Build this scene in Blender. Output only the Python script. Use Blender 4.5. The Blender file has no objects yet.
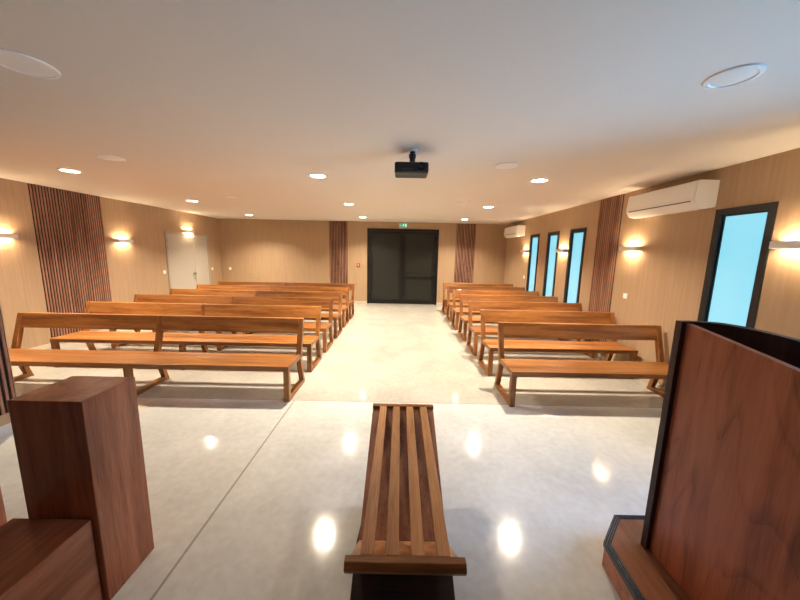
import bpy, bmesh, math, random
from mathutils import Matrix, Vector
random.seed(4)
S = bpy.context.scene
COL = S.collection

# ------------------------------------------------------------ dimensions (metres)
CAM_H = 1.75
H = 2.734                       # ceiling
D = 10.496                      # far wall
XL, XR = -6.036, 3.495          # side walls of the hall
YF = -6.0                       # wall behind the viewer
XN, YN = -3.64, 2.775            # narrower part of the hall near the viewer
DOOR_X0, DOOR_X1, DOOR_H = -1.13, 1.25, 2.52
WIN = [(7.99, 8.55), (7.0, 7.54), (6.0, 6.55), (2.99, 3.56), (0.9, 2.3)]
WZ0, WZ1 = 0.5, 2.288

# ------------------------------------------------------------ materials
def new_mat(name):
    m = bpy.data.materials.new(name); m.use_nodes = True
    nt = m.node_tree; b = nt.nodes['Principled BSDF']
    return m, nt, b

def N(nt, t, **kw):
    n = nt.nodes.new(t)
    for k, v in kw.items(): setattr(n, k, v)
    return n

def plain(name, col, rough=0.5, metal=0.0, spec=0.5, noise=0.0):
    m, nt, b = new_mat(name)
    b.inputs['Roughness'].default_value = rough
    b.inputs['Metallic'].default_value = metal
    b.inputs['Specular IOR Level'].default_value = spec
    tc = N(nt, 'ShaderNodeTexCoord'); nz = N(nt, 'ShaderNodeTexNoise')
    nz.inputs['Scale'].default_value = 40; nz.inputs['Detail'].default_value = 3
    nt.links.new(tc.outputs['Object'], nz.inputs['Vector'])
    mx = N(nt, 'ShaderNodeMix', data_type='RGBA')
    k = 1 - noise
    mx.inputs[6].default_value = (col[0]*k, col[1]*k, col[2]*k, 1)
    mx.inputs[7].default_value = (*col, 1)
    nt.links.new(nz.outputs['Fac'], mx.inputs[0])
    nt.links.new(mx.outputs[2], b.inputs['Base Color'])
    return m

def emit(name, col, strength):
    m, nt, b = new_mat(name)
    b.inputs['Base Color'].default_value = (0.8, 0.8, 0.8, 1)
    b.inputs['Emission Color'].default_value = (*col, 1)
    b.inputs['Emission Strength'].default_value = strength
    return m

def wood(name, axis, dark, mid, light, rough=0.42, cathedral=False, grain=1.0):
    """Procedural timber with its grain running along the local axis given."""
    m, nt, b = new_mat(name)
    L = nt.links.new
    tc = N(nt, 'ShaderNodeTexCoord'); oi = N(nt, 'ShaderNodeObjectInfo')
    off = N(nt, 'ShaderNodeVectorMath', operation='MULTIPLY')
    off.inputs[1].default_value = (37.0, 23.0, 51.0)
    L(oi.outputs['Random'], off.inputs[0])
    add = N(nt, 'ShaderNodeVectorMath', operation='ADD')
    L(tc.outputs['Object'], add.inputs[0]); L(off.outputs[0], add.inputs[1])
    def scaled(along, across):
        mp = N(nt, 'ShaderNodeVectorMath', operation='MULTIPLY')
        v = [across]*3; v['xyz'.index(axis)] = along
        mp.inputs[1].default_value = v
        L(add.outputs[0], mp.inputs[0]); return mp.outputs[0]
    n1 = N(nt, 'ShaderNodeTexNoise'); n1.inputs['Scale'].default_value = 1
    n1.inputs['Detail'].default_value = 5; n1.inputs['Distortion'].default_value = 0.6
    L(scaled(0.9*grain, 13*grain), n1.inputs['Vector'])
    n2 = N(nt, 'ShaderNodeTexNoise'); n2.inputs['Scale'].default_value = 1
    n2.inputs['Detail'].default_value = 4
    L(scaled(9*grain, 170*grain), n2.inputs['Vector'])
    fac = N(nt, 'ShaderNodeMix'); fac.inputs[0].default_value = 0.33
    L(n1.outputs['Fac'], fac.inputs[2]); L(n2.outputs['Fac'], fac.inputs[3])
    out = fac.outputs[0]
    if cathedral:
        n3 = N(nt, 'ShaderNodeTexNoise'); n3.inputs['Scale'].default_value = 1
        n3.inputs['Detail'].default_value = 1.5; n3.inputs['Distortion'].default_value = 0.3
        L(scaled(0.75, 3.2), n3.inputs['Vector'])
        ml = N(nt, 'ShaderNodeMath', operation='MULTIPLY'); ml.inputs[1].default_value = 9.0
        L(n3.outputs['Fac'], ml.inputs[0])
        fr = N(nt, 'ShaderNodeMath', operation='FRACT'); L(ml.outputs[0], fr.inputs[0])
        rp = N(nt, 'ShaderNodeValToRGB')
        rp.color_ramp.elements[0].position = 0.0; rp.color_ramp.elements[0].color = (0.33, 0.33, 0.33, 1)
        rp.color_ramp.elements[1].position = 0.22; rp.color_ramp.elements[1].color = (0.6, 0.6, 0.6, 1)
        e = rp.color_ramp.elements.new(1.0); e.color = (0.5, 0.5, 0.5, 1)
        L(fr.outputs[0], rp.inputs[0])
        f2 = N(nt, 'ShaderNodeMix'); f2.inputs[0].default_value = 0.36
        L(out, f2.inputs[2]); L(rp.outputs[0], f2.inputs[3]); out = f2.outputs[0]
    r = N(nt, 'ShaderNodeValToRGB')
    r.color_ramp.elements[0].position = 0.37; r.color_ramp.elements[0].color = (*dark, 1)
    r.color_ramp.elements[1].position = 0.64; r.color_ramp.elements[1].color = (*light, 1)
    e = r.color_ramp.elements.new(0.5); e.color = (*mid, 1)
    L(out, r.inputs[0])
    hv = N(nt, 'ShaderNodeHueSaturation')
    mr = N(nt, 'ShaderNodeMapRange'); mr.inputs[3].default_value = 0.86; mr.inputs[4].default_value = 1.14
    L(oi.outputs['Random'], mr.inputs[0]); L(mr.outputs[0], hv.inputs['Value'])
    L(r.outputs[0], hv.inputs['Color'])
    L(hv.outputs[0], b.inputs['Base Color'])
    b.inputs['Roughness'].default_value = rough
    b.inputs['Specular IOR Level'].default_value = 0.4
    bp = N(nt, 'ShaderNodeBump'); bp.inputs['Strength'].default_value = 0.08; bp.inputs['Distance'].default_value = 0.002
    L(n2.outputs['Fac'], bp.inputs['Height']); L(bp.outputs[0], b.inputs['Normal'])
    return m

PEW = ((.145, .049, .011), (.275, .103, .025), (.40, .172, .050))
W_pew = {a: wood('pew_timber_' + a, a, *PEW, rough=0.36) for a in 'xyz'}
BLK = ((.21, .056, .023), (.36, .108, .045), (.49, .175, .085))
W_blk = {a: wood('block_timber_' + a, a, *BLK, rough=0.28) for a in 'xyz'}
W_amb = wood('lectern_veneer', 'z', (.18, .048, .021), (.37, .103, .046), (.46, .145, .068), rough=0.36, cathedral=True)
W_ply = wood('plinth_planks', 'y', (.13, .045, .02), (.22, .082, .038), (.30, .12, .06), rough=0.35)
W_slt = wood('slat_timber', 'y', (.33, .135, .046), (.51, .23, .085), (.63, .31, .13), rough=0.4)
W_brd = wood('board_timber', 'y', (.19, .063, .024), (.33, .120, .048), (.43, .17, .072), rough=0.45)
W_base_shade = wood('shaded_base_timber', 'x', (.022, .008, .005), (.036, .013, .008), (.055, .021, .013), rough=0.6)  # bench base colour darkened to put in the shade beneath the rail
W_pan = wood('wall_slat_timber', 'z', (.24, .105, .068), (.40, .20, .135), (.54, .30, .21), rough=0.5)
M_felt = plain('panel_backing', (.018, .010, .008), 0.9, noise=0.3)
M_white = plain('white_plastic', (.86, .85, .83), 0.4, noise=0.03)
M_trimw = plain('white_ring', (.88, .89, .91), 0.35, noise=0.02)
M_ceil = plain('ceiling_paint', (.76, .715, .67), 0.75, spec=0.2, noise=0.02)
M_base = plain('baseboard_paint', (.62, .55, .45), 0.5, noise=0.05)
M_black = plain('black_plastic', (.012, .012, .013), 0.35, noise=0.3)
M_grey = plain('grey_plastic', (.08, .08, .085), 0.4, noise=0.2)
M_frame = plain('window_frame_black', (.015, .018, .022), 0.4, noise=0.3)
M_bdoor = plain('black_door_metal', (.013, .013, .010), 0.5, noise=0.25)
M_bframe = plain('black_door_frame', (.004, .004, .004), 0.42, noise=0.25)
M_gdoor = plain('grey_door_paint', (.50, .46, .40), 0.5, noise=0.04)
M_gjamb = plain('grey_door_jamb', (.40, .36, .31), 0.5, noise=0.04)
M_steel = plain('brushed_steel', (.45, .45, .46), 0.35, metal=1.0, noise=0.2)
M_nose = plain('dark_nosing', (.010, .012, .020), 0.3, metal=0.3, noise=0.2)
M_nosel = plain('nosing_ridge', (.22, .28, .38), 0.25, metal=0.8, noise=0.2)
M_green = emit('exit_green', (.0, .30, .14), 0.26)
M_green.node_tree.nodes['Principled BSDF'].inputs['Base Color'].default_value = (.0, .12, .06, 1)
M_exitw = emit('exit_white', (.75, 1.0, .85), 0.18)
M_red = plain('alarm_red', (.55, .03, .02), 0.4, noise=0.1)
M_lens = plain('projector_lens_glass', (.01, .01, .02), 0.05, noise=0.2)
WARM = (1.0, .85, .64)
M_lamp = emit('downlight_glow', WARM, 10.0)
M_led = emit('sconce_strip_glow', (1.0, .76, .46), 27.0)
M_tile = plain('tile_skirting', (.50, .52, .55), 0.35, noise=0.05)

# wallpaper: beige with fine vertical streaks
def wallpaper():
    m, nt, b = new_mat('wallpaper'); L = nt.links.new
    tc = N(nt, 'ShaderNodeTexCoord')
    mp = N(nt, 'ShaderNodeVectorMath', operation='MULTIPLY'); mp.inputs[1].default_value = (34, 34, 0.9)
    L(tc.outputs['Object'], mp.inputs[0])
    n1 = N(nt, 'ShaderNodeTexNoise'); n1.inputs['Scale'].default_value = 1; n1.inputs['Detail'].default_value = 5
    L(mp.outputs[0], n1.inputs['Vector'])
    mp2 = N(nt, 'ShaderNodeVectorMath', operation='MULTIPLY'); mp2.inputs[1].default_value = (190, 190, 4)
    L(tc.outputs['Object'], mp2.inputs[0])
    n2 = N(nt, 'ShaderNodeTexNoise'); n2.inputs['Scale'].default_value = 1; n2.inputs['Detail'].default_value = 2
    L(mp2.outputs[0], n2.inputs['Vector'])
    mx = N(nt, 'ShaderNodeMix'); mx.inputs[0].default_value = 0.4
    L(n1.outputs['Fac'], mx.inputs[2]); L(n2.outputs['Fac'], mx.inputs[3])
    r = N(nt, 'ShaderNodeValToRGB')
    r.color_ramp.elements[0].position = 0.3; r.color_ramp.elements[0].color = (.39, .265, .165, 1)
    r.color_ramp.elements[1].position = 0.7; r.color_ramp.elements[1].color = (.49, .345, .222, 1)
    L(mx.outputs[0], r.inputs[0]); L(r.outputs[0], b.inputs['Base Color'])
    b.inputs['Roughness'].default_value = 0.6; b.inputs['Specular IOR Level'].default_value = 0.25
    bp = N(nt, 'ShaderNodeBump'); bp.inputs['Strength'].default_value = 0.1; bp.inputs['Distance'].default_value = 0.002
    L(mx.outputs[0], bp.inputs['Height']); L(bp.outputs[0], b.inputs['Normal'])
    return m
M_wall = wallpaper()

# polished concrete with saw-cut joints
def concrete():
    m, nt, b = new_mat('polished_concrete'); L = nt.links.new
    tc = N(nt, 'ShaderNodeTexCoord')
    n1 = N(nt, 'ShaderNodeTexNoise'); n1.inputs['Scale'].default_value = 1.6; n1.inputs['Detail'].default_value = 8
    n1.inputs['Roughness'].default_value = 0.62; n1.inputs['Distortion'].default_value = 0.5
    L(tc.outputs['Object'], n1.inputs['Vector'])
    n2 = N(nt, 'ShaderNodeTexNoise'); n2.inputs['Scale'].default_value = 18; n2.inputs['Detail'].default_value = 5
    L(tc.outputs['Object'], n2.inputs['Vector'])
    mx = N(nt, 'ShaderNodeMix'); mx.inputs[0].default_value = 0.35
    L(n1.outputs['Fac'], mx.inputs[2]); L(n2.outputs['Fac'], mx.inputs[3])
    r = N(nt, 'ShaderNodeValToRGB')
    r.color_ramp.elements[0].position = 0.3; r.color_ramp.elements[0].color = (.36, .345, .31, 1)
    r.color_ramp.elements[1].position = 0.7; r.color_ramp.elements[1].color = (.52, .50, .455, 1)
    L(mx.outputs[0], r.inputs[0])
    sp = N(nt, 'ShaderNodeSeparateXYZ'); L(tc.outputs['Object'], sp.inputs[0])
    def joint(sock, at, w):
        s = N(nt, 'ShaderNodeMath', operation='SUBTRACT'); s.inputs[1].default_value = at; L(sock, s.inputs[0])
        a = N(nt, 'ShaderNodeMath', operation='ABSOLUTE'); L(s.outputs[0], a.inputs[0])
        q = N(nt, 'ShaderNodeMath', operation='LESS_THAN'); q.inputs[1].default_value = w; L(a.outputs[0], q.inputs[0])
        return q.outputs[0]
    j1 = joint(sp.outputs['Y'], 3.43, .005); j3 = joint(sp.outputs['Y'], 7.4, .005)
    j2 = joint(sp.outputs['X'], -1.22, .008)
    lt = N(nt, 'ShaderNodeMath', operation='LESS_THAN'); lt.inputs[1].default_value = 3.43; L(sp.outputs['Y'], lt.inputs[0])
    j2m = N(nt, 'ShaderNodeMath', operation='MULTIPLY'); L(j2, j2m.inputs[0]); L(lt.outputs[0], j2m.inputs[1])
    m1 = N(nt, 'ShaderNodeMath', operation='MAXIMUM'); L(j1, m1.inputs[0]); L(j2m.outputs[0], m1.inputs[1])
    m2 = N(nt, 'ShaderNodeMath', operation='MAXIMUM'); L(m1.outputs[0], m2.inputs[0]); L(j3, m2.inputs[1])
    jm = N(nt, 'ShaderNodeMath', operation='MULTIPLY'); jm.inputs[1].default_value = 0.6; L(m2.outputs[0], jm.inputs[0])
    fs = N(nt, 'ShaderNodeMix', data_type='RGBA', blend_type='MULTIPLY', clamp_result=False); fs.inputs[7].default_value = (1.33, 1.41, 1.53, 1)  # front slab: own cooler pour, with reflected ceiling and daylight brightness painted in
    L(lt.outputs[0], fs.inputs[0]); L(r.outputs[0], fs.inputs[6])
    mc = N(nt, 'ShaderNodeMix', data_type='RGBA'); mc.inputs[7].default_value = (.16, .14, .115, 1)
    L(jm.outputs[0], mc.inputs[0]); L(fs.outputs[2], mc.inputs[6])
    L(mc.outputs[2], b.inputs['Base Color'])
    rr = N(nt, 'ShaderNodeMapRange'); rr.inputs[3].default_value = 0.07; rr.inputs[4].default_value = 0.14
    L(mx.outputs[0], rr.inputs[0]); L(rr.outputs[0], b.inputs['Roughness'])
    b.inputs['Specular IOR Level'].default_value = 0.4
    bp = N(nt, 'ShaderNodeBump'); bp.inputs['Strength'].default_value = 0.05; bp.inputs['Distance'].default_value = 0.01
    L(n1.outputs['Fac'], bp.inputs['Height']); L(bp.outputs[0], b.inputs['Normal'])
    return m
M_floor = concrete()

def window_glass():
    m, nt, b = new_mat('window_glass'); L = nt.links.new
    nt.nodes.remove(b)
    out = nt.nodes['Material Output']
    t = N(nt, 'ShaderNodeBsdfTransparent'); t.inputs[0].default_value = (.93, .97, .98, 1)
    g = N(nt, 'ShaderNodeBsdfGlossy'); g.inputs['Roughness'].default_value = 0.03
    f = N(nt, 'ShaderNodeFresnel'); f.inputs[0].default_value = 1.45
    mx = N(nt, 'ShaderNodeMixShader')
    L(f.outputs[0], mx.inputs[0]); L(t.outputs[0], mx.inputs[1]); L(g.outputs[0], mx.inputs[2])
    L(mx.outputs[0], out.inputs[0])
    return m
M_glass = window_glass()
M_frost = emit('frosted_pane_daylight', (.20, .61, .77), 0.28)
M_frost.node_tree.nodes['Principled BSDF'].inputs['Roughness'].default_value = 0.12
M_frost.node_tree.nodes['Principled BSDF'].inputs['Base Color'].default_value = (.15, .2, .22, 1)

# ------------------------------------------------------------ mesh helpers
class MB:
    def __init__(self): self.bm = bmesh.new()
    def box(self, x0, x1, y0, y1, z0, z1):
        return self.hexa([(x0,y0,z0),(x1,y0,z0),(x1,y1,z0),(x0,y1,z0),(x0,y0,z1),(x1,y0,z1),(x1,y1,z1),(x0,y1,z1)])
    def hexa(self, p):
        v = [self.bm.verts.new(q) for q in p]
        for f in ((3,2,1,0),(4,5,6,7),(0,1,5,4),(1,2,6,5),(2,3,7,6),(3,0,4,7)):
            self.bm.faces.new([v[i] for i in f])
        return self
    def prism(self, poly, axis, a, b):
        """polygon in the other two axes (in xyz order) swept along axis from a to b"""
        def P(q, t):
            return {'x': (t, q[0], q[1]), 'y': (q[0], t, q[1]), 'z': (q[0], q[1], t)}[axis]
        A = [self.bm.verts.new(P(q, a)) for q in poly]; B = [self.bm.verts.new(P(q, b)) for q in poly]
        n = len(poly)
        self.bm.faces.new(A); self.bm.faces.new(B[::-1])
        for i in range(n): self.bm.faces.new([A[i], B[i], B[(i+1) % n], A[(i+1) % n]])
        return self
    def lathe(self, prof, c=(0,0,0), axis='z', n=32):
        """closed profile of (radius, height) turned round an axis"""
        def P(r, h, t):
            x, y = r*math.cos(t), r*math.sin(t)
            q = {'z': (x, y, h), 'y': (x, h, y), 'x': (h, x, y)}[axis]
            return (c[0]+q[0], c[1]+q[1], c[2]+q[2])
        rings = []
        for r, h in prof:
            if r < 1e-6: rings.append([self.bm.verts.new(P(0, h, 0))])
            else: rings.append([self.bm.verts.new(P(r, h, 2*math.pi*i/n)) for i in range(n)])
        m = len(prof)
        for k in range(m):
            A, B = rings[k], rings[(k+1) % m]
            if len(A) == 1 and len(B) == 1: continue
            for i in range(n):
                j = (i+1) % n
                vs = [A[0] if len(A) == 1 else A[i], A[0] if len(A) == 1 else A[j],
                      B[0] if len(B) == 1 else B[j], B[0] if len(B) == 1 else B[i]]
                u = []
                for w in vs:
                    if w not in u: u.append(w)
                if len(u) > 2: self.bm.faces.new(u)
        return self
    def build(self, name, mat, parent=None, bevel=0.0, seg=2, smooth=False, loc=None):
        bmesh.ops.recalc_face_normals(self.bm, faces=self.bm.faces[:])
        me = bpy.data.meshes.new(name); self.bm.to_mesh(me); self.bm.free()
        me.materials.append(mat)
        o = bpy.data.objects.new(name, me); COL.objects.link(o)
        if smooth:
            for p in me.polygons: p.use_smooth = True
            try:
                me.set_sharp_from_angle(angle=math.radians(35))
            except Exception: pass
        if bevel:
            md = o.modifiers.new('bevel', 'BEVEL'); md.width = bevel; md.segments = seg; md.limit_method = 'ANGLE'
        if parent: o.parent = parent
        if loc: o.location = loc
        return o

def box(*a): return MB().box(*a)

def tag(o, label=None, cat=None, group=None, kind=None):
    if label: o['label'] = label
    if cat: o['category'] = cat
    if group: o['group'] = group
    if kind: o['kind'] = kind
    return o

def thing(name, loc, label, cat, group=None, rz=0.0):
    o = bpy.data.objects.new(name, None); COL.objects.link(o)
    o.empty_display_size = 0.1; o.location = loc; o.rotation_euler.z = rz
    return tag(o, label, cat, group)

KIDS = {}
def copy_tree(o, parent=None):
    c = o.copy(); COL.objects.link(c)
    if parent is not None: c.parent = parent
    for ch in list(o.children): copy_tree(ch, c)
    return c

def struct(o, label, cat):
    return tag(o, label, cat, kind='structure')

# ------------------------------------------------------------ room shell
WT = 0.22
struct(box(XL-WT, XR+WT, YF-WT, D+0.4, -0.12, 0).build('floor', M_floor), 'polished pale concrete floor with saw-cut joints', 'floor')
struct(box(XL-WT, XR+WT, YF-WT, D+0.4, H, H+0.12).build('ceiling', M_ceil), 'smooth off-white painted ceiling', 'ceiling')
struct(box(XL-WT, XL, YN-0.25, D+WT, 0, H).build('wall_left', M_wall), 'beige textured wall on the left of the pews', 'wall')
nw = MB().box(XN-0.16, XN, YF, YN, 0, H).box(XL, XN-0.16, YN-0.25, YN, 0, H)
struct(nw.build('wall_chancel', M_wall), 'beige wall stepping in at the near left edge', 'wall')
struct(box(XL-WT, XR+WT, YF-WT, YF, 0, H).build('wall_front', W_pan), 'unseen wall behind the viewer, timber clad dark to cut bounced light', 'wall')  # out of view; dark cladding picked to dim light bounced into the hall
bw = MB()
bw.box(XL, DOOR_X0, D, D+WT, 0, H).box(DOOR_X1, XR, D, D+WT, 0, H).box(DOOR_X0, DOOR_X1, D, D+WT, DOOR_H, H)
struct(bw.build('wall_back', M_wall), 'beige far wall around the black double door', 'wall')
rw = MB()
ws = sorted(WIN)
rw.box(XR, XR+WT, YF, D+WT, 0, WZ0).box(XR, XR+WT, YF, D+WT, WZ1, H)
edge = YF
for a, b in ws:
    rw.box(XR, XR+WT, edge, a, WZ0, WZ1); edge = b
rw.box(XR, XR+WT, edge, D+WT, WZ0, WZ1)
struct(rw.build('wall_right', M_wall), 'beige textured wall on the right with narrow windows', 'wall')

bh = 0.075
struct(MB().box(XL, XL+0.012, YN, 8.04, 0, bh).box(XL, XL+0.012, 9.80, D, 0, bh).build('baseboard_left', M_base, bevel=0.002), 'cream baseboard along the left wall', 'baseboard')
struct(box(XR-0.012, XR, YF, D, 0, bh).build('baseboard_right', M_base, bevel=0.002), 'cream baseboard along the right wall', 'baseboard')
struct(MB().box(XL, DOOR_X0, D-0.012, D, 0, bh).box(DOOR_X1, XR, D-0.012, D, 0, bh).build('baseboard_back', M_base, bevel=0.002), 'cream baseboard along the far wall', 'baseboard')
tl = MB()
y = YN
while y > YF + 0.3:
    tl.box(XN, XN+0.012, y-0.297, y, 0, 0.10); y -= 0.30
struct(tl.build('baseboard_chancel', M_tile, bevel=0.0015), 'grey tiled skirting at the foot of the near left wall', 'baseboard')

# windows
wl = ['narrow bright window farthest along the right wall', 'second narrow window from the far end of the right wall',
      'narrow window just beyond the slatted panel on the right wall', 'narrow black framed window below the near air conditioner',
      'unseen wide clear glazing added in the right wall for daylight beside the viewer']  # last opening is out of view, placed and sized for its daylight
for i, (a, b) in enumerate(WIN):
    fw = 0.065
    x0, x1 = XR-0.012, XR+0.09
    f = MB()
    f.box(x0, x1, a, a+fw, WZ0, WZ1).box(x0, x1, b-fw, b, WZ0, WZ1)
    f.box(x0, x1, a+fw, b-fw, WZ1-fw, WZ1).box(x0, x1, a+fw, b-fw, WZ0, WZ0+fw)
    # inner sash bead
    g = 0.018
    bx0, bx1 = (x1-0.035, x1+0.02) if b-a > 1 else (XR+0.016, XR+0.05)
    f.box(bx0, bx1, a+fw, a+fw+g, WZ0+fw, WZ1-fw).box(bx0, bx1, b-fw-g, b-fw, WZ0+fw, WZ1-fw)
    f.box(bx0, bx1, a+fw+g, b-fw-g, WZ1-fw-g, WZ1-fw).box(bx0, bx1, a+fw+g, b-fw-g, WZ0+fw, WZ0+fw+g)
    w = struct(f.build('window_%d' % (i+1), M_frame), wl[i], 'window')
    wide = b-a > 1
    px = x1-0.004 if wide else XR+0.028
    if wide:
        for k in (1,):
            ym = a+(b-a)*k/2
            box(x0, x1, ym-0.03, ym+0.03, WZ0+fw+g, WZ1-fw-g).build('mullion', M_frame, w)
    box(px, px+0.008, a+fw+g*0.5, b-fw-g*0.5, WZ0+fw+g*0.5, WZ1-fw-g*0.5).build('pane', M_glass if wide else M_frost, w)
    sill = box(x1+0.02, XR+WT+0.03, a, b, WZ0-0.02, WZ0+0.012).build('sill', M_frame, w)
    # daylight enters through the opening (sampling portal of the sky)
    if not wide: continue
    ld = bpy.data.lights.new('window_portal', 'AREA'); ld.shape = 'RECTANGLE'
    ld.size = WZ1-WZ0; ld.size_y = b-a; ld.cycles.is_portal = True
    lo = bpy.data.objects.new('window_portal', ld); COL.objects.link(lo)
    lo.location = (XR+WT+0.01, (a+b)/2, (WZ0+WZ1)/2); lo.rotation_euler = (0, math.radians(90), 0)

# grey double door, left wall
dz = 2.12
f = MB().box(XL, XL+0.022, 8.04, 8.09, 0, dz+0.04).box(XL, XL+0.022, 9.75, 9.80, 0, dz+0.04).box(XL, XL+0.022, 8.09, 9.75, dz, dz+0.04)
d1 = struct(f.build('door_1', M_gjamb, bevel=0.003), 'light grey double door on the left wall under a sconce', 'door')
box(XL, XL+0.016, 8.095, 9.125, 0.01, dz-0.005).build('leaf', M_gdoor, d1, bevel=0.003)
box(XL, XL+0.016, 9.132, 9.745, 0.01, dz-0.005).build('leaf', M_gdoor, d1, bevel=0.003)
hd = MB().lathe([(0, 0), (0.022, 0), (0.022, 0.008), (0.009, 0.01), (0.009, 0.05), (0, 0.05)], (XL+0.016, 9.07, 1.02), 'x', 16)
hd.box(XL+0.052, XL+0.066, 8.94, 9.08, 1.01, 1.03).box(XL+0.016, XL+0.022, 9.045, 9.095, 0.86, 0.92)
hd.build('handle', M_steel, d1, bevel=0.002)
for yy in (8.092, 9.748):
    for zz in (0.25, 1.75, 1.93):
        MB().lathe([(0, -0.05), (0.010, -0.05), (0.010, 0.05), (0, 0.05)], (XL+0.024, yy, zz), 'z', 12).build('hinge', M_steel, d1, smooth=True)

# black double door, far wall
fr = MB()
ft = 0.075
y0, y1 = D-0.015, D+0.12
fr.box(DOOR_X0, DOOR_X0+ft, y0, y1, 0, DOOR_H).box(DOOR_X1-ft, DOOR_X1, y0, y1, 0, DOOR_H)
fr.box(DOOR_X0+ft, DOOR_X1-ft, y0, y1, DOOR_H-ft, DOOR_H)
fr.box(DOOR_X0-0.1, DOOR_X1+0.1, D+WT, D+WT+0.05, 0, DOOR_H+0.1)  # unseen slab added behind the door, blocks sky light at the gaps
d2 = struct(fr.build('door_2', M_bframe, bevel=0.004), 'tall black double door at the end of the aisle', 'door')
def leaf(x0, x1):
    m = MB(); z0, z1 = 0.012, DOOR_H-ft-0.006
    s = 0.105
    m.box(x0, x0+s, D+0.02, D+0.075, z0, z1).box(x1-s, x1, D+0.02, D+0.075, z0, z1)
    m.box(x0+s, x1-s, D+0.02, D+0.075, z1-s, z1).box(x0+s, x1-s, D+0.02, D+0.075, z0, z0+s*1.3)
    o = m.build('leaf', M_bframe, d2, bevel=0.003)
    box(x0+s, x1-s, D+0.04, D+0.06, z0+s*1.3, z1-s).build('infill_panel', M_bdoor, o)
    return o
xm = 0.055
leaf(DOOR_X0+ft+0.004, xm-0.003); lr = leaf(xm+0.003, DOOR_X1-ft-0.004)
box(xm+0.11, DOOR_X1-ft-0.11, D+0.02, D+0.07, 0.86, 0.92).build('mid_rail', M_bframe, lr, bevel=0.003)
pb = MB()
pb.lathe([(0, 0.09), (0.019, 0.09), (0.019, 1.10), (0, 1.10)], (xm, D-0.045, 1.02), 'x', 14)
pb.box(xm+0.02, xm+0.10, D-0.065, D+0.02, 0.95, 1.10).box(DOOR_X1-ft-0.11, DOOR_X1-ft-0.03, D-0.065, D+0.02, 0.96, 1.08)
pb.build('panic_bar', M_black, d2, bevel=0.004)
rd = MB()
rd.lathe([(0, 1.10), (0.011, 1.10), (0.011, 2.36), (0, 2.36)], (xm+0.055, D+0.0, 0), 'z', 10)
rd.lathe([(0, 0.08), (0.011, 0.08), (0.011, 0.95), (0, 0.95)], (xm+0.055, D+0.0, 0), 'z', 10)
rd.box(xm+0.025, xm+0.085, D-0.03, D+0.02, 2.26, 2.38).box(xm+0.025, xm+0.085, D-0.03, D+0.02, 0.12, 0.26)
rd.build('latch_rod', M_black, d2)
for xx in (DOOR_X0+ft, DOOR_X1-ft):
    for zz in (0.3, 1.3, 2.2):
        MB().lathe([(0, -0.06), (0.012, -0.06), (0.012, 0.06), (0, 0.06)], (xx, D-0.015, zz), 'z', 10).build('hinge', M_bframe, d2, smooth=True)

# ------------------------------------------------------------ slatted timber wall panels
def slat_panel(width, z0, z1, n, loc, rz, label, group=None):
    """local: x along the wall, +y out of the wall"""
    t = thing('slat_panel', loc, label, 'wall panel', group, rz)
    box(0, width, 0, 0.006, z0, z1).build('backing_board', M_felt, t)
    p = width/n; m = MB()
    for k in range(n):
        m.box(p*k+p*0.28, p*k+p*0.74, 0.006, 0.017, z0, z1)
    m.build('slats', W_pan, t)
    return t
LZ = math.radians(-90)   # on the left wall: local +y -> +x, local x -> -y
for ya, yb, lab in ((5.20, 5.61, 'nearest'), (5.62, 6.01, 'middle'), (6.02, 6.41, 'farthest')):
    slat_panel(yb-ya, 0.16, H-0.004, 9, (XL, yb, 0), LZ, '%s of three adjoining vertical wooden slat panels on the left wall' % lab, 'slat panels on the left wall')
slat_panel(0.60, 0.20, H-0.004, 13, (XN, YN-0.01, 0), LZ, 'wooden slat panel cut off by the left photo edge beside the front pew')
B2 = math.radians(180)
slat_panel(0.60, 0.16, H-0.004, 12, (-1.79, D, 0), B2, 'wooden slat panel on the far wall left of the black door')
slat_panel(0.64, 0.16, H-0.004, 13, (2.46, D, 0), B2, 'wooden slat panel on the far wall right of the black door')
slat_panel(0.58, 0.16, H-0.004, 12, (XR, 5.08, 0), math.radians(90), 'wooden slat panel on the right wall between windows and air conditioner')

# ------------------------------------------------------------ pews
def make_pew(L, frames, name='pew'):
    t = thing(name, (0, 0, 0), 'pew', 'pew')
    lw = 0.062
    MB().box(0, L, 0, 0.44, 0.376, 0.431).build('seat', W_pew['x'], t, bevel=0.004)
    sl = (0.585-0.44)/0.495
    xs = [0, L-lw] if frames == 2 else [0, L/2-lw/2, L-lw]
    for x in xs:
        box(x, x+lw, 0.004, 0.066, 0, 0.376).build('front_leg', W_pew['z'], t, bevel=0.003)
        box(x, x+lw, 0.066, 0.555, 0, 0.048).build('runner', W_pew['y'], t, bevel=0.003)
        MB().prism([(.548,0),(.608,0),(.502,.376),(.44,.376)], 'x', x+0.001, x+lw-0.001).build('rear_leg', W_pew['z'], t, bevel=0.003)
        MB().prism([(.441,.376),(.502,.376),(.640,.870),(.586,.870)], 'x', x, x+lw).build('back_post', W_pew['z'], t, bevel=0.003)
    zb0, zb1 = 0.685, 0.869
    ya, yb = 0.443+sl*(zb0-.375), 0.443+sl*(zb1-.375)
    for i in range(len(xs)-1):
        MB().prism([(ya, zb0), (ya+0.045, zb0), (yb+0.045, zb1), (yb, zb1)], 'x', xs[i]+lw, xs[i+1]).build('backrest', W_pew['x'], t, bevel=0.003)
    return t
ORD = ['front', 'second', 'third', 'fourth', 'fifth', 'sixth', 'last']
PX0, PXL = -5.0, 3.737
RX0, RXL = 1.297, 2.123
PY, PS = 3.38, 0.9014
pl = make_pew(PXL, 3, 'long_pew')
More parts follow.
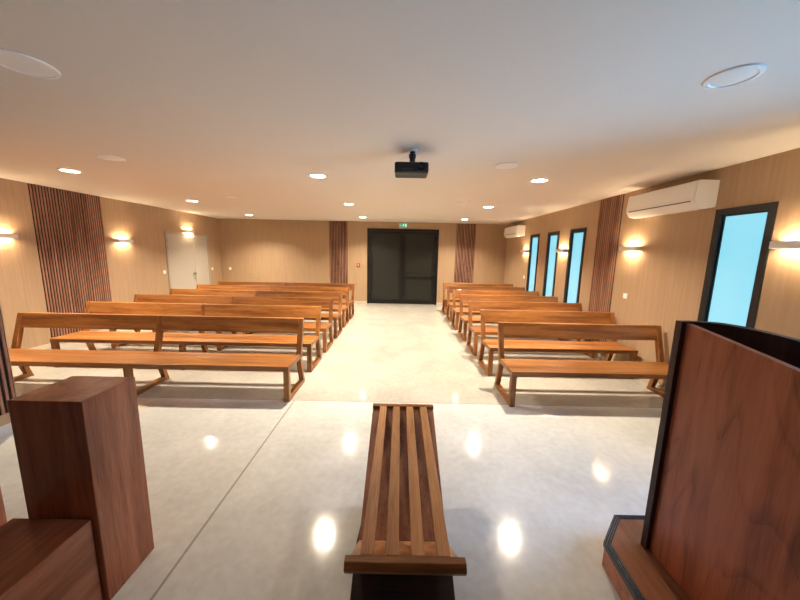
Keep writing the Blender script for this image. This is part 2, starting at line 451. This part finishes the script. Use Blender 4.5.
for i in range(6):
    o = pl if i == 0 else copy_tree(pl)
    o.location = (PX0, PY+PS*i, 0)
    r = ORD[i]
    lab = {0: 'long wooden pew with a dark shaded back, front row left of the aisle', 5: 'long wooden pew in the rear row left of the aisle, sixth from the front'}.get(i, 'long wooden pew in the %s row from the front, left of the aisle' % r)
    tag(o, lab, 'pew', 'long pews left of the aisle')
pr = make_pew(RXL, 2, 'short_pew')
for i in range(7):
    o = pr if i == 0 else copy_tree(pr)
    o.location = (RX0, PY-0.005+PS*i, 0)
    r = ORD[i]
    lab = {0: 'short wooden pew nearest the curved lectern, front row right of the aisle', 6: 'short wooden pew in the rear row right of the aisle, seventh from the front'}.get(i, 'short wooden pew in the %s row from the front, right of the aisle' % r)
    tag(o, lab, 'pew', 'short pews right of the aisle')

# ------------------------------------------------------------ wall sconces (built for a wall facing +x, local x out of the wall)
def make_sconce():
    t = thing('wall_sconce', (0, 0, 0), 's', 'wall lamp')
    h = 0.034; l = 0.17
    m = MB().box(0.092, 0.10, -l, l, -h, h).box(0, 0.092, -l, -l+0.008, -h, h).box(0, 0.092, l-0.008, l, -h, h)
    m.build('shade', M_white, t, bevel=0.0015)
    box(0, 0.03, -l+0.008, l-0.008, -0.012, 0.012).build('wall_bracket', M_white, t)
    box(0.032, 0.086, -l+0.035, l-0.035, -0.006, 0.006).build('light_strip', M_led, t)
    return t
sc = make_sconce()
SC = [(XL, 4.71, 1.875, 0, 'lit white box sconce at the left photo edge on the left wall'),
      (XL, 6.80, 1.875, 0, 'lit white box sconce on the left wall between slat panels and grey door'),
      (XL, 8.92, 2.215, 0, 'lit white box sconce above the grey double door'),
      (XR, 8.76, 1.855, math.pi, 'lit white box sconce farthest along the right wall, before the far window'),
      (XR, 6.76, 1.855, math.pi, 'lit white box sconce between two narrow windows on the right wall'),
      (XR, 4.74, 1.875, math.pi, 'lit white box sconce below the near air conditioner beside the slat panel'),
      (XR, 2.745, 1.885, math.pi, 'lit white box sconce at the right photo edge beside the near window')]
for i, (x, y, z, r, lab) in enumerate(SC):
    o = sc if i == 0 else copy_tree(sc)
    o.location = (x, y, z); o.rotation_euler.z = r; tag(o, lab, 'wall lamp', 'wall sconces')

# ------------------------------------------------------------ ceiling downlights
def make_down(lit):
    t = thing('downlight', (0, 0, 0), 'd', 'ceiling light')
    MB().lathe([(0.090, 0.0), (0.122, 0.0), (0.118, -0.008), (0.100, -0.012), (0.092, -0.006)], n=40).build('trim_ring', M_trimw, t, smooth=True)
    MB().lathe([(0, -0.001), (0.0915, -0.001), (0.0915, -0.006), (0.06, -0.010), (0, -0.012)], n=40).build('diffuser', M_lamp if lit else M_white, t, smooth=True)
    if lit:
        ld = bpy.data.lights.new('lamp', 'AREA'); ld.shape = 'DISK'; ld.size = 0.12
        ld.spread = math.radians(125); ld.energy = LAMP_W; ld.color = WARM
        lo = bpy.data.objects.new('lamp', ld); COL.objects.link(lo); lo.parent = t; lo.location = (0, 0, -0.014)
    return t
LAMP_W = 18.5
dl = make_down(True)
cx = (-4.405, -1.121, 1.815); ry = (4.305, 6.738, 9.196)
cn = ('left', 'middle', 'right'); rn = ('nearest lit row', 'second lit row', 'row nearest the far wall')
for i, yy in enumerate(ry):
    for j, xx in enumerate(cx):
        o = dl if i == j == 0 else copy_tree(dl)
        o.location = (xx, yy, H)
        tag(o, 'lit round ceiling downlight, %s one of the three in the %s' % (cn[j], rn[i]), 'ceiling light', 'lit ceiling downlights')
u = make_down(False); u.location = (1.79, 1.86, H)
tag(u, 'large unlit white ceiling downlight at the upper right above the lectern', 'ceiling light')

def make_speaker(r):
    t = thing('ceiling_speaker', (0, 0, 0), 'c', 'ceiling speaker')
    MB().lathe([(r*0.86, 0), (r, 0), (r*0.985, -0.007), (r*0.87, -0.009)], n=40).build('rim', M_trimw, t, smooth=True)
    MB().lathe([(0, -0.002), (r*0.865, -0.002), (r*0.865, -0.006), (0, -0.010)], n=40).build('grille', M_trimw, t, smooth=True)
    return t
sp = make_speaker(0.125)
SPK = [(1.165, 3.66, 'unlit white ceiling disc to the right of the projector'),
       (-3.28, 3.68, 'unlit white ceiling disc beside the nearest left downlight'),
       (-3.30, 6.165, 'unlit white ceiling disc in front of the grey door side, second row left'),
       (1.19, 6.19, 'unlit white ceiling disc near the second row right downlight'),
       (-2.10, 1.88, 'large flat white ceiling disc at the upper left photo edge')]
for i, (x, y, lab) in enumerate(SPK):
    o = sp if i == 0 else copy_tree(sp)
    o.location = (x, y, H); tag(o, lab, 'ceiling speaker', 'flat ceiling discs')
    if i == 4: o.scale = (1.12, 1.12, 1)

# ------------------------------------------------------------ projector
pt = thing('projector', (0.085, 3.12, 2.500), 'black video projector hanging from the ceiling above the aisle', 'projector')
MB().box(-0.162, 0.162, -0.02, 0.21, 0.0, 0.104).build('body', M_black, pt, bevel=0.018, seg=3)
box(-0.155, 0.155, -0.028, -0.018, 0.010, 0.042).build('port_panel', M_black, pt, bevel=0.003)
m = MB()
for k in range(4): m.box(-0.09, 0.0, -0.031, -0.027, 0.014+k*0.008, 0.017+k*0.008)
m.box(0.006, 0.011, -0.032, -0.027, 0.016, 0.042)
m.build('port_marks', M_grey, pt)
MB().lathe([(0, 0), (0.032, 0), (0.036, -0.02), (0.028, -0.022), (0.024, -0.008), (0, -0.006)], (0.09, -0.018, 0.062), 'y', 24).build('lens', M_lens, pt, smooth=True)
MB().lathe([(0, 0.104), (0.038, 0.104), (0.038, 0.118), (0.028, 0.126), (0.028, 0.155), (0.035, 0.163), (0.035, 0.19), (0.026, 0.198), (0.026, 0.222), (0, 0.222)], (0.008, 0.08, 0), 'z', 20).build('mount_pole', M_black, pt, smooth=True)
MB().lathe([(0, 0.218), (0.052, 0.218), (0.056, 0.225), (0.056, 0.234), (0, 0.234)], (0.008, 0.08, 0), 'z', 28).build('ceiling_plate', M_white, pt, smooth=True)
m = MB()
for k in range(7): m.box(0.1605, 0.164, 0.02+k*0.024, 0.034+k*0.024, 0.025, 0.08)
m.build('side_vent', M_grey, pt)

# ------------------------------------------------------------ air conditioners
def make_ac(L):
    t = thing('air_conditioner', (0, 0, 0), 'a', 'air conditioner')
    # local: x out of the wall, y along, z up from the bottom
    MB().prism([(0, 0.02), (0.10, 0.0), (0.175, 0.012), (0.215, 0.075), (0.222, 0.12), (0.210, 0.298), (0.19, 0.31), (0, 0.31)], 'y', -L/2, L/2).build('body', M_white, t, bevel=0.006, seg=3)
    MB().prism([(0.2155, 0.088), (0.2275, 0.12), (0.2155, 0.292), (0.205, 0.292)], 'y', -L/2+0.012, L/2-0.012).build('front_panel', M_white, t, bevel=0.003)
    MB().prism([(0.10, -0.004), (0.170, 0.006), (0.206, 0.062), (0.199, 0.066), (0.165, 0.013), (0.10, 0.002)], 'y', -L/2+0.09, L/2-0.09).build('louvre', M_white, t)
    MB().prism([(0.2045, 0.060), (0.222, 0.090), (0.205, 0.094), (0.195, 0.065)], 'y', -L/2+0.05, L/2-0.05).build('air_slot', M_grey, t)
    box(0.224, 0.2262, -L/2+0.30, -L/2+0.31, 0.125, 0.129).build('indicator_light', M_grey, t)
    return t
ac = make_ac(1.06); ac.location = (XR+0.002, 4.11, 2.30); ac.scale = (1.14, 1, 1); ac.rotation_euler.z = math.pi
tag(ac, 'white wall air conditioner high on the right wall by the near window', 'air conditioner', 'air conditioners on the right wall')
ac2 = copy_tree(ac); ac2.location = (XR+0.002, 9.48, 2.265)
tag(ac2, 'white wall air conditioner in the far right corner of the hall', 'air conditioner', 'air conditioners on the right wall')

# ------------------------------------------------------------ switches, call point, exit sign
def make_switch():
    t = thing('light_switch', (0, 0, 0), 's', 'light switch')
    box(0, 0.010, -0.042, 0.042, -0.042, 0.042).build('plate', M_white, t, bevel=0.003)
    box(0.010, 0.015, -0.024, 0.024, -0.026, 0.026).build('rocker', M_trimw, t, bevel=0.002)
    return t
sw = make_switch()
SW = [(XL, 7.92, 1.13, 0, 'small white light switch left of the grey double door'),
      (XL, 9.95, 1.11, 0, 'small white light switch right of the grey double door'),
      (-5.755, D, 1.095, LZ, 'small white light switch on the far wall by the left corner'),
      (XR, 4.77, 1.15, math.pi, 'white light switch below the near sconce on the right wall'),
      (XR, 8.76, 1.13, math.pi, 'white light switch beside the farthest window on the right wall')]
for i, (x, y, z, r, lab) in enumerate(SW):
    o = sw if i == 0 else copy_tree(sw)
    o.location = (x, y, z); o.rotation_euler.z = r; tag(o, lab, 'light switch', 'white light switches')

fa = thing('fire_call_point', (-1.42, D+0.003, 1.25), 'small red fire call point on the far wall left of the black door', 'fire alarm')
box(-0.055, 0.055, -0.045, 0, 0, 0.11).build('housing', M_red, fa, bevel=0.006)
box(-0.02, 0.02, -0.049, -0.044, 0.03, 0.07).build('break_plate', M_white, fa, bevel=0.002)

ex = thing('exit_sign', (0.06, D-0.002, 2.575), 'green running-man exit sign above the black double door', 'exit sign')
box(-0.13, 0.13, -0.035, 0, 0, 0.125).build('housing', M_white, ex, bevel=0.004)
box(-0.124, 0.124, -0.038, -0.034, 0.006, 0.119).build('green_face', M_green, ex)
def ribbon(m, pts, w):
    for (xa, za), (xb, zb) in zip(pts, pts[1:]):
        d = Vector((xb-xa, zb-za)); n = Vector((-d.y, d.x)).normalized()*w/2
        m.prism([(xa+n.x, za+n.y), (xa-n.x, za-n.y), (xb-n.x, zb-n.y), (xb+n.x, zb+n.y)], 'y', -0.040, -0.0375)
m = MB()
m.box(0.055, 0.105, -0.040, -0.0375, 0.018, 0.106)                       # doorway
m.lathe([(0, -0.0375), (0.011, -0.0375), (0.011, -0.040), (0, -0.040)], (0.012, 0, 0.098), 'y', 12)
ribbon(m, [(0.006, 0.085), (-0.008, 0.052)], 0.020)
ribbon(m, [(-0.006, 0.054), (0.018, 0.040), (0.014, 0.016)], 0.010)
ribbon(m, [(-0.008, 0.052), (-0.026, 0.034), (-0.044, 0.034)], 0.010)
ribbon(m, [(0.008, 0.082), (0.030, 0.070), (0.038, 0.078)], 0.008)
ribbon(m, [(0.002, 0.084), (-0.024, 0.076), (-0.030, 0.060)], 0.008)
m.box(-0.095, -0.062, -0.040, -0.0375, 0.055, 0.067)                     # arrow
m.prism([(-0.095, 0.040), (-0.095, 0.082), (-0.118, 0.061)], 'y', -0.040, -0.0375)
m.build('pictogram', M_exitw, ex)

# ------------------------------------------------------------ slatted bench, centre foreground
BX, BW = 0.042, 0.48
ZT = 0.55
YA, YB = 1.026, 2.335
bt = thing('slatted_bench', (BX, 1.68, 0), 'low wooden bench with four lengthwise slats standing end-on in the centre foreground', 'bench')
ox, oy = BX, 1.68
hw = BW/2
def R(y): return y-oy
MB().prism([(R(YA)+0.012, ZT-0.050), (R(YA), ZT-0.024), (R(YA)+0.016, ZT), (R(1.072), ZT), (R(1.072), ZT-0.04), (R(1.055), ZT-0.050)], 'x', -hw, hw).build('end_rail', W_pew['x'], bt, bevel=0.003)
box(-hw, hw, R(2.292), R(YB), ZT-0.07, ZT).build('end_rail', W_pew['x'], bt, bevel=0.003)
for c in (-0.116-BX+0.003, -0.0105-BX, 0.094-BX, 0.199-BX):
    o = box(c-0.0265, c+0.0265, R(1.073), R(2.291), ZT-0.034, ZT-0.001).build('slat', W_slt, bt, bevel=0.003)
# long sloping board: far rail down towards the near foot; short board: near rail down, crossing under it
def sloped(y0, z0, y1, z1, th, w0, w1, name, mat, keep=None):
    d = Vector((y1-y0, z1-z0)).normalized(); n = Vector((-d.y, d.x))*th
    if n.y > 0: n = -n
    return MB().hexa([(-w0, R(y0), z0), (w0, R(y0), z0), (w0, R(y0)+n.x, z0+n.y), (-w0, R(y0)+n.x, z0+n.y),
                      (-w1, R(y1), z1), (w1, R(y1), z1), (w1, R(y1)+n.x, z1+n.y), (-w1, R(y1)+n.x, z1+n.y)]).build(name, mat, bt, bevel=0.003)
sloped(2.318, ZT-0.012, 1.437, 0.232, 0.03, hw-0.002, hw-0.006, 'leg_board', W_brd)
sloped(1.070, ZT-0.036, 1.437, 0.232, 0.03, hw-0.002, hw-0.006, 'leg_board', W_slt)
# pedestal carrying the valley of the two boards
MB().prism([(R(1.437)-0.005, 0.200), (R(1.40), 0.20), (R(1.10), 0.06), (R(0.985), 0.0), (R(1.95), 0.0), (R(1.90), 0.03), (R(1.47), 0.20)], 'x', -hw-0.01, hw+0.01).build('base', W_base_shade, bt, bevel=0.004)

# ------------------------------------------------------------ blocks, left foreground
t = tag(box(-0.1675, 0.1675, -0.142, 0.142, 0, 1.06).build('wooden_pedestal', W_blk['z'], None, bevel=0.004, loc=(-1.5825, 1.438, 0)),
        'tall dark wooden block pedestal in the left foreground', 'pedestal')
t = tag(box(-0.185, 0.185, -0.36, 0.36, 0, 0.472).build('wooden_block', W_blk['y'], None, bevel=0.004, loc=(-1.625, 0.928, 0)),
        'low reddish wooden block standing against the tall pedestal, nearest the viewer', 'pedestal')
t = tag(box(-0.16, 0.16, -0.142, 0.142, 0, 1.055).build('wooden_pedestal', W_blk['z'], None, bevel=0.004, loc=(-2.415, 1.438, 0)),
        'dark wooden block of which only a sliver shows at the lower left edge', 'pedestal')

# ------------------------------------------------------------ lectern on its plinth, right foreground
PLZ = 0.15
def arc_pts():
    # inner face of the front shell, from the left end round to the right side
    ctrl = [(1.412, 1.492), (1.47, 1.490), (1.56, 1.462), (1.635, 1.405), (1.69, 1.32), (1.715, 1.22), (1.725, 1.08), (1.725, 0.92)]
    out = []
    n = len(ctrl)
    for i in range(n-1):
        p0 = Vector(ctrl[max(i-1, 0)]); p1 = Vector(ctrl[i]); p2 = Vector(ctrl[i+1]); p3 = Vector(ctrl[min(i+2, n-1)])
        for k in range(6):
            s = k/6
            out.append(0.5*((2*p1) + (p2-p0)*s + (2*p0-5*p1+4*p2-p3)*s*s + (3*p1-p0-3*p2+p3)*s**3))
    out.append(Vector(ctrl[-1])); return out
LCX, LCY = 1.55, 1.25
def ztop(y): return 1.441 - 0.155*(1.49-y)
lt = thing('lectern', (LCX, LCY, PLZ+0.0005), 'tall reddish wooden lectern with a curved shell in the right foreground', 'lectern')
inner = arc_pts(); th = 0.034
outer = []
for i, p in enumerate(inner):
    a = inner[max(i-1, 0)]; b = inner[min(i+1, len(inner)-1)]
    d = (b-a).normalized(); outer.append(p + Vector((-d.y, d.x))*th)
# flat lip running a little past the side panel on the left
inner = [Vector((1.386, 1.492))] + inner; outer = [Vector((1.386, 1.492+th))] + outer
sh = MB(); bm = sh.bm
vi0 = [bm.verts.new((p.x-LCX, p.y-LCY, 0)) for p in inner]; vi1 = [bm.verts.new((p.x-LCX, p.y-LCY, ztop(p.y)-PLZ)) for p in inner]
vo0 = [bm.verts.new((p.x-LCX, p.y-LCY, 0)) for p in outer]; vo1 = [bm.verts.new((p.x-LCX, p.y-LCY, ztop(min(p.y, 1.49))-PLZ)) for p in outer]
n = len(inner)
for i in range(n-1):
    bm.faces.new([vi0[i], vi0[i+1], vi1[i+1], vi1[i]]); bm.faces.new([vo0[i+1], vo0[i], vo1[i], vo1[i+1]])
    bm.faces.new([vi1[i], vi1[i+1], vo1[i+1], vo1[i]]); bm.faces.new([vi0[i+1], vi0[i], vo0[i], vo0[i+1]])
bm.faces.new([vi0[0], vi1[0], vo1[0], vo0[0]]); bm.faces.new([vi0[-1], vo0[-1], vo1[-1], vi1[-1]])
sh.build('curved_shell', wood('shaded_shell_veneer', 'z', (.030, .010, .006), (.052, .017, .010), (.075, .026, .015), rough=0.55), lt, smooth=True)  # shell colour lowered to put in the shade of its unlit face
y0, y1 = 0.86, 1.491
MB().hexa([(1.408-LCX, y0-LCY, 0), (1.44-LCX, y0-LCY, 0), (1.44-LCX, y1-LCY, 0), (1.408-LCX, y1-LCY, 0),
           (1.408-LCX, y0-LCY, ztop(y0)-PLZ-0.008), (1.44-LCX, y0-LCY, ztop(y0)-PLZ-0.008), (1.44-LCX, y1-LCY, ztop(y1)-PLZ-0.008), (1.408-LCX, y1-LCY, ztop(y1)-PLZ-0.008)]).build('side_panel', W_amb, lt, bevel=0.002)
MB().prism([(1.441-LCX, 0.95-LCY), (1.71-LCX, 0.95-LCY), (1.70-LCX, 1.25-LCY), (1.66-LCX, 1.36-LCY), (1.55-LCX, 1.46-LCY), (1.441-LCX, 1.485-LCY)], 'z', 0.80, 0.825).build('inner_shelf', W_brd, lt, bevel=0.002)

pp = [(1.372, 1.724), (1.186, 1.538), (1.150, 1.20), (1.125, 0.55), (2.35, 0.55), (2.35, 1.20), (2.25, 1.56), (2.10, 1.724)]
def inset(poly, d):
    n = len(poly); area = sum(poly[i][0]*poly[(i+1)%n][1]-poly[(i+1)%n][0]*poly[i][1] for i in range(n))
    s = 1 if area > 0 else -1; L = []
    for i in range(n):
        a, b = Vector(poly[i]), Vector(poly[(i+1)%n]); e = (b-a).normalized(); nn = Vector((-e.y, e.x))*s
        L.append((a+nn*d, e))
    out = []
    for i in range(n):
        (p, d1), (q, d2) = L[i-1], L[i]
        cr = d1.x*d2.y-d1.y*d2.x
        if abs(cr) < 1e-6: out.append(tuple(q)); continue
        w = q-p; s1 = (w.x*d2.y-w.y*d2.x)/cr
        out.append(tuple(p+d1*s1))
    return out
PCX, PCY = 1.75, 1.15
pl_ = thing('plinth', (PCX, PCY, 0), 'low wooden plinth with dark ridged edging under the lectern', 'plinth')
def loc2(poly): return [(x-PCX, y-PCY) for x, y in poly]
def ring(o, i, z0, z1):
    m = MB(); bm = m.bm; n = len(o)
    A = [[bm.verts.new((q[0], q[1], z)) for q in P] for P in (o, i) for z in (z0, z1)]
    o0, o1, i0, i1 = A
    for k in range(n):
        j = (k+1) % n
        for q in ((o0[k], o0[j], o1[j], o1[k]), (o1[k], o1[j], i1[j], i1[k]), (i1[k], i1[j], i0[j], i0[k]), (i0[k], i0[j], o0[j], o0[k])):
            bm.faces.new(q)
    return m
body = inset(pp, 0.006)
MB().prism(loc2(body), 'z', 0, PLZ-0.022).build('body', W_blk['x'], pl_, bevel=0.002)
MB().prism(loc2(inset(pp, 0.034)), 'z', PLZ-0.022, PLZ).build('top_boards', W_ply, pl_)
ns = ring(loc2(pp), loc2(inset(pp, 0.034)), PLZ-0.030, PLZ-0.0005).build('edging', M_nose, pl_)
for k in range(3):
    a = 0.005 + k*0.010
    ring(loc2(inset(pp, a)), loc2(inset(pp, a+0.003)), PLZ-0.002, PLZ+0.003).build('ridge', M_nosel, ns)

# ------------------------------------------------------------ sky
w = bpy.data.worlds.new('sky'); S.world = w; w.use_nodes = True
nt = w.node_tree; bg = nt.nodes['Background']; L = nt.links.new
tc = N(nt, 'ShaderNodeTexCoord'); sx = N(nt, 'ShaderNodeSeparateXYZ'); L(tc.outputs['Generated'], sx.inputs[0])
mr = N(nt, 'ShaderNodeMapRange'); mr.inputs[1].default_value = -0.5; mr.inputs[2].default_value = 0.5; L(sx.outputs['Z'], mr.inputs[0])
rp = N(nt, 'ShaderNodeValToRGB')
rp.color_ramp.elements[0].color = (.30, .58, .88, 1); rp.color_ramp.elements[1].color = (.25, .52, 1.0, 1)
e = rp.color_ramp.elements.new(0.5); e.color = (.34, .62, 1.0, 1)
L(mr.outputs[0], rp.inputs[0]); L(rp.outputs[0], bg.inputs[0])
bg.inputs[1].default_value = 5.2

# ------------------------------------------------------------ camera
cd = bpy.data.cameras.new('camera'); cam = bpy.data.objects.new('camera', cd); COL.objects.link(cam)
cd.sensor_fit = 'HORIZONTAL'; cd.sensor_width = 36; cd.lens = 310.0/800*36; cd.clip_start = 0.02
pi_, ro = 0.1524, 0.0205
c, s = math.cos(pi_), math.sin(pi_)
Rt = Vector((1, 0, 0)); Dn = Vector((0, -s, -c)); F = Vector((0, c, -s))
eu = math.cos(ro)*Rt - math.sin(ro)*Dn; ev = math.sin(ro)*Rt + math.cos(ro)*Dn
# image rotation by +ro: u' = cos u - sin v
M = Matrix((eu, -ev, -F)).transposed().to_4x4(); M.translation = Vector((0, 0, CAM_H))
cam.matrix_world = M
S.camera = cam

S.view_settings.view_transform = 'Standard'; S.view_settings.look = 'None'
S.view_settings.gamma = 1.0; S.view_settings.use_curve_mapping = False
S.view_settings.exposure = 2.0
S.cycles.max_bounces = 10; S.cycles.diffuse_bounces = 6; S.cycles.glossy_bounces = 4
S.cycles.caustics_reflective = False; S.cycles.caustics_refractive = False
S.cycles.sample_clamp_indirect = 6.0
S.cycles.use_denoising = True
